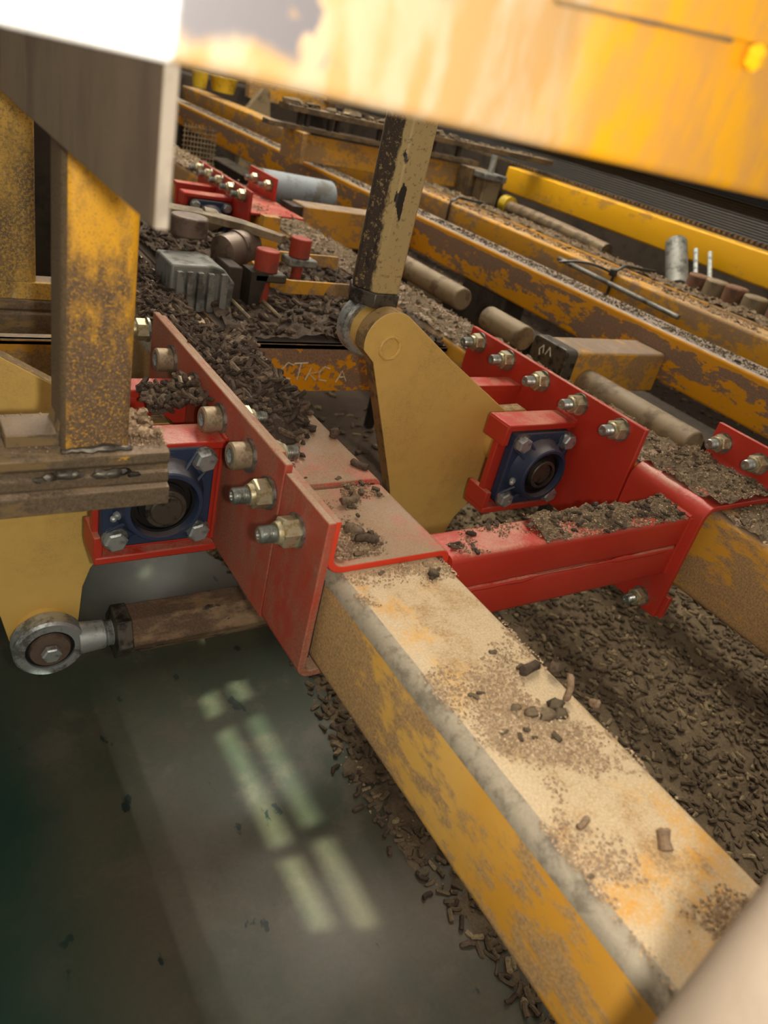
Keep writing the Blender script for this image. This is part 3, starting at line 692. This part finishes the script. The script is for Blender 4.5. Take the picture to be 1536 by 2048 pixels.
for k, (y, L) in enumerate(((1.36, .055), (1.30, .06), (1.235, .065), (1.17, .07), (1.09, .07), (1.01, .07))):
    m = MB(); m.cyl((2.0, y, -.44), (2.0, y, -.278 + .003 * (k % 3)), .033, n=16)
    o = build('spring_pad', m, M['pipe'] if k % 2 else M['rust'], cat='pad', group='row of dusty pads behind the ochre beams',
              label='short dusty upright pad in the row behind the ochre beams at the right edge', bevel=.006)
# roof of clutter between beam 2 and beam 3
def pipe(y0, y1, x, z, r, label, mat='pipe'):
    t = thing('pipe', label, 'pipe', (x, (y0 + y1) / 2, -Z0))
    build('barrel', MB().cyl((x, y0, z), (x, y1, z), r, n=24), M[mat], t, .003)
    build('support', MB().box(x - .01, x + .01, y1 - .06, y1 - .04, -Z0, z - r * .9), M['brown_dark'], t)
pipe(1.32, 1.62, 1.12, -.385, .026, 'short beige pipe end seen right of the hexagonal rod, left of the dark upright')
pipe(1.075, 1.20, 1.10, -.385, .026, 'stub of beige pipe between dark upright and brown block')
pipe(.64, .93, 1.11, -.405, .028, 'long beige pipe behind the red bracket with five nuts')
m = MB().box(1.325, 1.400, 1.40, 1.58, -.85, -.400); build('dark_upright', m, M['brown_dark'], label='dark square upright under the bright yellow beam, behind the red bracket', cat='post', bevel=.006)
t = thing('stop_block', 'brown rounded block with a yellow arm in the gap behind the red bracket', 'block', (1.05, .93, -.40))
m = MB(); m.prism(rrect(.893, .985, -.425, -.340, .010, 4), 'x', 1.03, 1.06); build('block', m, M['steel_dark'], t, .002)
m = MB(); m.prism(rrect(.90, .985, -.425, -.345, .006, 3), 'x', 1.06, 1.318); build('arm', m, M['beam'], t, ang=40)
m = MB()
for a, b in (((.930, -.365), (.938, -.350)), ((.938, -.350), (.944, -.366)), ((.950, -.366), (.954, -.352)), ((.954, -.352), (.962, -.362)), ((.962, -.362), (.958, -.372))):
    m.tube([(1.0293, a[0], a[1]), (1.0293, b[0], b[1])], .0013, 5)
build('chalk_marks', m, M['chalk'], t)
m = MB().box(.70, 1.34, 1.66, 1.76, -.50, -.44)
build('cross_member', m, M['pipe'], label='dusty beige cross member behind the hexagonal rod, below the bright beam', cat='beam', bevel=.004)

# ---------------------------------------------------------------- tray with motor behind the heap
t = thing('tray_channel', 'yellow cross channel with chalk writing between the near and second beams', 'channel', (.61, .96, -.44))
m = MB(); m.box(.420, .803, .950, .960, -.436, -.360); m.box(.420, .803, .950, 1.60, -.368, -.360)
build('channel', m, M['beam_mid'], t, .001)
m = MB()
def glyph(strokes, ox, oz, s):
    for st in strokes: m.tube([(ox + p[0] * s, .9492, oz + p[1] * s) for p in st], .0011, 5)
c_ = [(.8, .9), (.4, 1.05), (.05, .6), (.15, .15), (.7, .05)]
glyph([c_], .497, -.416, .026)
glyph([[(0, 1), (.9, 1.05)], [(.45, 1), (.35, 0)]], .518, -.416, .026)
glyph([[(0, 0), (.3, .8), (.7, .5), (.2, .4), (.7, 0)]], .541, -.417, .026)
glyph([c_], .562, -.420, .024)
glyph([[(0, .0), (.35, .8), (.75, .1)], [(.2, .35), (.6, .4)]], .596, -.421, .024)
build('chalk_writing', m, M['chalk'], t)
m = MB(); m.box(-.4, .28, .950, .960, -.45, -.362); m.box(-.4, .28, .95, 1.0, -.370, -.362)
build('cross_member', m, M['beam'], label='dusty ochre cross member at the far left behind the post and lever', cat='beam', bevel=.002)

t = thing('gearmotor', 'grey finned gearbox with round brown motor on the debris tray', 'motor', (.45, 1.12, -.36))
m = MB(); m.prism([(.366, -.362), (.462, -.362), (.466, -.315), (.448, -.296), (.430, -.291), (.366, -.293)], 'y', 1.08, 1.16)
build('gearbox', m, M['grey_cast'], t, .003)
for x in (.372, .388, .404, .420, .440):
    build('fin', MB().prism(rrect(x, x + .010, -.358, -.300, .003, 2), 'y', 1.070, 1.082), M['grey_cast'], t)
build('motor', MB().lathe((.474, 1.17, -.293), (.86, .42, .16), [(0, .020), (.004, .027), (.034, .027), (.035, .029), (.040, .029), (.041, .027), (.070, .026), (.074, .018)], 28), M['brown_cyl'], t)
build('terminal_box', MB().cyl((.425, 1.19, -.275), (.425, 1.19, -.245), .030, n=20), M['brown_cyl'], t, .003)
build('cone', MB().lathe((.475, 1.27, -.262), (1, -.1, -.1), [(0, .018), (.02, .018), (.045, .002)], 16), M['pipe'], t)
build('foot', MB().box(.462, .485, 1.10, 1.16, -.362, -.295), M['brown_dark'], t, .002)
build('bracket', MB().prism([(.50, -.362), (.515, -.362), (.53, -.30), (.50, -.30)], 'y', 1.10, 1.14), M['brown_dark'], t)
m = MB(); pts = [(.30, 1.30), (.40, 1.30), (.47, 1.285), (.53, 1.235), (.575, 1.15), (.560, 1.14), (.515, 1.20), (.46, 1.24), (.39, 1.255), (.30, 1.255)]
m.prism(pts, 'z', -.262, -.250)
build('arc_plate', m, M['pipe'], label='curved dusty steel plate above the gearmotor', cat='plate', bevel=.001)
def stop(x, y, z, lab, mat):
    t = thing('rubber_stop', lab, 'stop', (x, y, z))
    build('pad', MB().cyl((x, y, z), (x, y, z + .034), .019, n=24), M['red_rubber'], t, .002)
    build('clamp', MB().box(x - .026, x + .030, y - .02, y + .02, z - .014, z), M[mat], t, .003)
    build('stem', MB().cyl((x, y, z - .014), (x, y, z - .05), .010, n=12), M['red_rubber'], t)
stop(.532, 1.12, -.302, 'red round stop nearest the gearmotor, on a dark clamp', 'steel_dark')
stop(.650, 1.24, -.305, 'red round stop beside the second beam, on a grey clamp', 'grey_cast')
t = thing('strap_guard', 'small yellow strap frame round the red stops', 'frame', (.64, 1.16, -.34))
build('strap', MB().prism(sheet(fillet([(.560, 1.200), (.592, 1.150), (.790, 1.150)], [.010]), .006), 'z', -.345, -.322), M['beam_back'], t, .0008)
build('side_strap', MB().prism(sheet(fillet([(.560, 1.200), (.580, 1.34), (.79, 1.34)], [.010]), .006), 'z', -.345, -.322), M['beam_back'], t, .0008)
build('upright', MB().box(.592, .625, 1.28, 1.30, -.36, -.25), M['beam_back'], t, .001)
for k, lab in enumerate(('thin pale rod lying on the tray close to the gearbox', 'thin pale rod lying on the tray under the nearest red stop')):
    build('loose_rod', MB().tube([(.475 + .055 * k, 1.03, -.352), (.470 + .055 * k, 1.10, -.345)], .003, 6), M['pipe'], label=lab, cat='rod')

# background centre
t = thing('cross_member', 'yellow channel stub joining the second beam to the brown beam in the background', 'beam', (1.1, 1.85, -.42))
build('channel', MB().box(.965, 1.32, 1.85, 1.93, -.42, -.325), M['beam'], t, .003)
build('end_gap', MB().box(.935, .966, 1.86, 1.93, -.42, -.33), M['brown_dark'], t)
t = thing('drive_motor', 'grey blue motor behind the far red bracket', 'motor', (1.05, 2.1, -.35))
build('body', MB().cyl((.96, 2.15, -.34), (1.20, 2.15, -.345), .050, n=24), M['grey_blue'], t, .006)
build('end_cap', MB().cyl((.945, 2.15, -.34), (.965, 2.15, -.345), .040, n=24), M['white'], t, .004)
build('motor_foot', MB().box(1.02, 1.20, 2.1, 2.2, -.47, -.38), M['grey_blue'], t, .004)
m = MB()
for i in range(10): m.box(.94 + i * .012, .943 + i * .012, 2.75, 2.755, -.40, -.27)
for j in range(9): m.box(.935, 1.055, 2.748, 2.752, -.40 + j * .015, -.397 + j * .015)
build('mesh_guard', m, M['pipe'], label='small pale wire mesh screen behind the side plate, above the far bracket', cat='screen', smooth=False)
# slatted rails across the background
t = thing('slatted_rail', 'dark double rail with short uprights crossing in the background behind the hexagonal rod', 'rail', (1.55, 2.5, -.2))
m = MB().box(1.13, 2.02, 2.50, 2.56, -.205, -.190); build('lower_rail', m, M['ledge'], t, .001)
m = MB().box(1.19, 2.4, 2.50, 2.58, -.152, -.134); build('upper_rail', m, M['ledge'], t, .001)
for x in (1.245, 1.272, 1.358, 1.388, 1.56, 1.72, 1.80, 1.92): build('upright', MB().box(x - .006, x + .006, 2.51, 2.53, -.19, -.152), M['brown_dark'], t)
m = MB()
for k in range(10): m.lump((1.22 + k * .075, 2.54, -.128), rnd.uniform(.012, .025), 0, (1.6, 1, .6), k)
for k in range(300): m.crumb((rnd.uniform(1.2, 2.3), rnd.uniform(2.5, 2.58), -.130), rnd.uniform(.003, .008))
build('rail_debris', m, M['pellet_floor'], label='dusty clods lying on the upper background rail', cat='debris', kind='stuff')
t = thing('ochre_cross_member', 'broad ochre cross panel under the slatted rails', 'panel', (1.6, 2.52, -.3))
build('panel', MB().box(1.235, 1.98, 2.515, 2.53, -.297, -.212), M['beam'], t, .002)
build('end_bracket', MB().box(1.225, 1.240, 2.44, 2.60, -.300, -.205), M['beam_back'], t, .002)
build('end_plate', MB().box(1.93, 2.03, 2.42, 2.50, -.34, -.21), M['ledge'], t, .002)
for i, (x, y, r, h, lab) in enumerate(((1.60, 4.5, .045, .075, 'small yellow tub half hidden behind the brown side plate'), (1.735, 4.5, .075, .07, 'yellow tub in the far background beside the overhead beam'))):
    build('plastic_tub', MB().lathe((x, y, -.255), (0, 0, 1), [(0, r * .8), (h, r), (h + .004, r * 1.04), (h + .004, r * .96), (.01, r * .76)], 24), M['tub'], label=lab, cat='tub')
m = MB(); m.prism([(1.83, -.85), (1.83, -.33), (1.93, -.19), (1.97, -.20), (1.99, -.33), (1.99, -.85)], 'y', 4.4, 4.45); build('plate_scrap', m, M['pipe'], label='pale triangular plate in the far background under the overhead beam', cat='plate')
m = MB().box(1.93, 2.5, 4.6, 4.66, -.26, -.16); build('cross_member', m, M['beam_back'], label='far ochre cross member just under the overhead beam', cat='beam', bevel=.004)
# lower machine frame that closes the gaps
for i, (x, y0, y1, lab) in enumerate(((2.9, 1.0, 7.0, 'dark machine cabinet far behind the ribbed guard'),)):
    build('machine_cabinet', MB().box(x, x + .5, y0, y1, -.85, -.12), M['brown_dark'], label=lab, cat='cabinet', bevel=.01)
build('machine_cabinet', MB().box(-.6, 1.1, 4.2, 4.6, -.85, .1), M['brown_dark'], label='dark brown cabinet at the far end of the near beam', cat='cabinet', bevel=.01)
build('machine_cabinet', MB().box(-.6, .27, 1.30, 1.6, -.85, -.05), M['brown_dark'], label='dark cabinet side behind the two left posts', cat='cabinet', bevel=.01)
build('machine_cabinet', MB().box(1.2, 2.8, 4.9, 5.2, -.85, -.22), M['brown_dark'], label='dark cabinet behind the far tubs', cat='cabinet', bevel=.01)
build('frame_member', MB().box(1.5, 1.6, -.3, 4.0, -.60, -.52), M['brown_dark'], label='low dark frame member under the ochre beams', cat='beam', bevel=.004)
build('frame_member', MB().box(1.9, 2.3, .2, 4.0, -.50, -.44), M['brown_dark'], label='low dark frame member under the brightest yellow beam', cat='beam', bevel=.004)
build('frame_member', MB().box(.425, .80, 1.60, 4.0, -.60, -.54), M['brown_dark'], label='low dark frame member beyond the tray', cat='beam', bevel=.004)
# ---------------------------------------------------------------- debris
def fbm(x, y, s): return noise.fractal(Vector((x * s, y * s, s)), .9, 2.1, 4)
def heap(name, x0, x1, y0, y1, base, H, cell, npel, ncr, mats, label, pl=(.010, .024), pr=(.0028, .0042), lie=.55, cr=(.0008, .002), bd=.9, nd=True):
    m = MB(); h = lambda x, y: max(base - .003, base + H(x, y) + .006 * fbm(x, y, 38) + .0035 * fbm(x, y, 110))
    if nd: m.grid(x0, x1, y0, y1, max(2, int((x1 - x0) / cell)), max(2, int((y1 - y0) / cell)), h, 0)
    k = 0; tries = 0
    while k < npel and tries < npel * 20:
        tries += 1; x = rnd.uniform(x0 + .004, x1 - .002); y = rnd.uniform(y0, y1)
        if H(x, y) < -.0015: continue
        a = rnd.uniform(0, 2 * PI); tilt = rnd.uniform(-lie, lie); r = rnd.uniform(*pr)
        z = max(h(x, y), base) + r * rnd.uniform(.3, 1.0)
        m.pellet((x, y, z), (math.cos(a), math.sin(a), tilt), rnd.uniform(*pl), r, rnd.uniform(0, bd), 6, 1); k += 1
    k = 0; tries = 0
    while k < ncr and tries < ncr * 20:
        tries += 1; x = rnd.uniform(x0, x1); y = rnd.uniform(y0, y1)
        if H(x, y) < -.004: continue
        m.crumb((x, y, max(h(x, y), base) + .0004), rnd.uniform(*cr), 2); k += 1
    return build(name, m, mats, label=label, cat='debris', kind='stuff', smooth=False)
def sst(a, b, x): t = max(0, min(1, (x - a) / (b - a))); return t * t * (3 - 2 * t)
DM = [M['heap'], M['pellet'], M['pellet_floor']]
# big heap on the near beam behind the left bracket
def H1(x, y):
    ridge = .302 + .040 * sst(.60, .75, y)
    wv = .022 * math.sin(y * 23) * sst(.65, .8, y)
    right = .345 + .063 * sst(.58, .70, y) - .018 * sst(.82, .95, y) - .0 + .008 * math.sin(y * 31)
    top = (.040 + .012 * math.sin(y * 17 + 1)) * sst(.56, .68, y) * (1 - .45 * sst(.95, 1.1, y))
    return top * (1 - sst(right - .035, right + .004, x)) - .007 * sst(right - .004, right + .003, x)
heap('pellet_heap', .297, .416, .555, 1.75, -.358, H1, .004, 1500, 1500, DM, 'heap of dark brown pellets on the near beam behind the bolted red plates', (.012, .028), (.0022, .0038), .7)
# bracket tray heap
heap('pellet_heap', .222, .280, .680, .742, -.345, lambda x, y: .012 + .012 * sst(.23, .27, x), .005, 90, 120, DM, 'small clump of dark pellets between the webs of the left red bracket', (.014, .026), (.0022, .0034), .9)
# dust and crumbs on near saddle and beam top
def Hs(x, y): return -.0012 - .001 * (x > .36)
heap('saddle_dust', .303, .405, .425, .56, -.352, lambda x, y: (-.001 if fbm(x, y, 22) + 1.6 * (.34 - x) / .05 * .3 + rnd.uniform(-.5, .5) > .25 else -.006), .01, 34, 2600, [M['heap'], M['pellet_floor'], M['pellet_dry']], 'fine crumbs scattered over the dusty red saddle on the near beam', (.004, .010), (.0012, .0028), .3, (.0004, .0017), nd=False)
heap('beam_crumbs', .302, .411, -.05, .416, -.3600, lambda x, y: (-.001 if fbm(x, y, 13) + rnd.uniform(-.30, .25) > .20 + .25 * sst(.38, .30, y) * sst(.20, .30, y) else -.006), .01, 24, 11000, [M['heap'], M['pellet_floor'], M['pellet_pale']], 'pale gritty crumbs scattered over the top of the near beam', (.005, .009), (.0012, .0022), .3, (.0003, .0016), nd=False)
heap('brace_debris', .545, .779, .4135, .458, -.3605, lambda x, y: .004 + .005 * math.sin(x * 60) * .5 - .0055 * sst(.435, .416, y), .003, 60, 1700, [M['pellet_floor'], M['pellet'], M['pellet_dry']], 'brown crumbs piled along the top of the red cross brace', (.006, .014), (.0014, .0026), .4, (.0006, .002))
heap('brace_debris', .428, .56, .4135, .458, -.3605, lambda x, y: -.001 if fbm(x, y, 30) > .05 else -.005, .003, 9, 420, [M['pellet_floor'], M['pellet'], M['pellet_dry']], 'few loose crumbs on the near end of the red cross brace', (.006, .014), (.0018, .003), .4, (.0005, .0016), nd=False)
heap('beam_debris', .812, .925, -.05, .400, -.349, lambda x, y: .001 + .003 * fbm(x, y, 12), .004, 120, 3500, [M['pellet_floor'], M['pellet_floor'], M['pellet_dry']], 'crumbly brown debris covering the second beam at the right edge', (.005, .012), (.0014, .0024), .4, (.0006, .002))
heap('beam_debris', .800, .926, .400, .52, -.339, lambda x, y: .002 + .006 * sst(.80, .87, x) * (1 - sst(.90, .925, x)), .003, 60, 1800, [M['pellet_floor'], M['pellet_floor'], M['pellet_dry']], 'brown crumbs heaped on the red saddle over the second beam', (.005, .012), (.0014, .0024), .4, (.0006, .002))
heap('beam_debris', .812, .925, .52, 1.75, -.349, lambda x, y: .001 + .004 * fbm(x, y, 9) * sst(.83, .90, x), .006, 160, 5000, [M['pellet_floor'], M['pellet_floor'], M['pellet_dry']], 'grey brown dust and crumbs along the second beam behind the red bracket', (.005, .012), (.0014, .0024), .4, (.0008, .0026))
heap('beam_debris', .812, .925, 1.75, 3.6, -.349, lambda x, y: .002 + .004 * fbm(x, y, 9), .012, 40, 2500, [M['pellet_floor'], M['pellet_floor'], M['pellet_dry']], 'dust and crumbs on the far part of the second beam', (.006, .014), (.002, .003), .4, (.0015, .004))
heap('beam_debris', 1.330, 1.385, .5, 4.0, -.3055, lambda x, y: -.0005 if fbm(x, y, 7) > -.6 else -.005, .006, 160, 7500, [M['pellet_floor'], M['pellet'], M['pellet_floor']], 'line of dark crumbs on the bright yellow beam with rusty side', (.005, .012), (.0014, .0026), .4, (.0012, .0035), nd=False)
heap('beam_debris', 1.655, 1.725, .6, 3.2, -.3005, lambda x, y: -.0005 if fbm(x, y, 7) > -.35 else -.005, .006, 140, 5000, [M['pellet_floor'], M['pellet'], M['pellet_dry']], 'crumbs along the ochre cable-tied beam', (.006, .014), (.0018, .003), .4, (.0012, .004), nd=False)
heap('beam_debris', 1.757, 1.828, .6, 3.2, -.300, lambda x, y: .004 + .012 * abs(fbm(x, y, 6)) * sst(1.76, 1.79, x), .010, 200, 2500, [M['pellet_floor'], M['pellet_floor'], M['pellet_dry']], 'ridge of crumbs on the narrow beam behind the cable-tied beam', (.008, .018), (.002, .0035), .6, (.0015, .005))
heap('tray_debris', .425, .800, .955, 1.58, -.361, lambda x, y: .010 + .010 * fbm(x, y, 8), .006, 900, 1200, DM, 'dark pellets and crumbs strewn over the tray round the gearmotor', (.010, .026), (.0028, .0045), .6)
# fallen pellets on the floor
def HF(x, y):
    e = .507 + .018 * math.sin(y * 9) + .02 * fbm(x, y, 4)
    return -.0005 + .018 * sst(e, e + .16, x) + .010 * fbm(x, y, 3) * sst(e, e + .2, x) if x > e else -.01
heap('pellet_bed', .46, 1.75, -.15, 1.15, -Z0 - .0005, HF, .012, 8500, 5500, [M['pellet_floor'], M['pellet_floor'], M['pellet_dry']], 'thick bed of fallen brown pellets on the floor between the beams', (.009, .021), (.0024, .0040), .35, (.001, .003), .45)
heap('pellet_bed', .50, 2.9, 1.15, 4.0, -Z0 - .0005, lambda x, y: .02 + .012 * fbm(x, y, 3), .03, 2600, 0, [M['heap'], M['pellet_floor'], M['pellet_dry']], 'far part of the pellet covered floor under the machine', (.014, .030), (.003, .005), .35)
# individual lumps one can point at
def one(name, label, p, d, L, r, mat='pellet', bend=.5, lumpy=False, sq=(1, 1, .8)):
    m = MB()
    if lumpy: m.lump(p, r, 0, sq, rnd.uniform(0, 50))
    else: m.pellet(p, d, L, r, bend, 9, 0)
    build(name, m, M[mat], label=label, cat='pellet', group=None, ang=50)
one('pellet', 'rounded dark pellet perched on the right edge of the near beam beyond the saddle', (.4135, .640, -.3445), (0, 0, 1), 0, .0062, lumpy=True, sq=(1, .9, 1.15))
one('pellet', 'ridged brown pellet on the beam edge just before the cream lever', (.408, .572, -.3475), (.6, -1, .0), .020, .0042)
one('pellet', 'short brown pellet lying crosswise near the raised red lip of the saddle', (.360, .508, -.3465), (1, .15, 0), .020, .0042, 'pellet_floor')
one('pellet', 'upper one of two dark pellets beside the folded corner of the saddle', (.3395, .462, -.3475), (.7, -.9, 0), .019, .0042)
one('pellet', 'lower one of two dark pellets beside the folded corner of the saddle', (.3435, .446, -.3475), (1, -.35, 0), .021, .0042)
one('pellet', 'dark pellet chunk lying flat nearest the right edge of the near beam top', (.3905, .2685, -.3555), (1, .15, 0), .020, .0042)
one('pellet', 'round brown pellet standing on the right edge of the near beam', (.4075, .2600, -.3535), (0, 0, 1), 0, .0048, lumpy=True, sq=(1, 1, 1.1))
one('pellet', 'long reddish pellet leaning upright at the edge of the near beam', (.4010, .2380, -.3510), (.35, .5, .8), .020, .0030, 'pellet_dry')
one('pellet', 'small pale round pellet on the beam edge below the leaning one', (.4125, .2205, -.3540), (0, 0, 1), 0, .0040, 'pellet_dry', lumpy=True)
one('pellet', 'pale grey pellet standing in the grit at the lower part of the near beam', (.3700, .1175, -.3555), (.25, .6, .45), .013, .0042, 'pellet_dry')
one('pellet', 'light brown twig-like pellet lying in the grit', (.3290, .1480, -.3575), (1, .2, 0), .012, .0022, 'pellet_dry')
for k, (x, y, s, lab) in enumerate(((.3600, .232, .0055, 'left dark clod of the clump in the middle of the near beam'), (.3700, .226, .0062, 'middle dark clod of the clump on the near beam'), (.3835, .232, .0070, 'right and largest dark clod of the clump on the near beam'), (.381, .2235, .0055, 'front dark clod of the clump on the near beam'), (.352, .2400, .0040, 'smallest dark clod at the left of the clump on the near beam'))):
    one('clod', lab, (x, y, -.3570), (0, 0, 1), 0, s * .9, 'pellet_floor', lumpy=True, sq=(1.2, .9, .7))
one('pellet', 'brown square-ended clod just below the front lip of the red saddle', (.3850, .3950, -.3565), (0, 0, 1), 0, .0050, 'pellet_floor', lumpy=True)
for k in range(26):
    y = .02 + .62 * k / 26; x = .512 + .012 * math.sin(k * 2.1) + .02 * math.sin(y * 9)
    m = MB(); a = rnd.uniform(0, PI); m.pellet((x, y, -Z0 + .003), (math.cos(a), math.sin(a), 0), rnd.uniform(.012, .022), .0032, 1.0, 7)
    build('pellet', m, M['pellet'], label='dark pellet lying on the green floor beside the near beam', cat='pellet', group='stray pellets on the green floor along the near beam', ang=50)
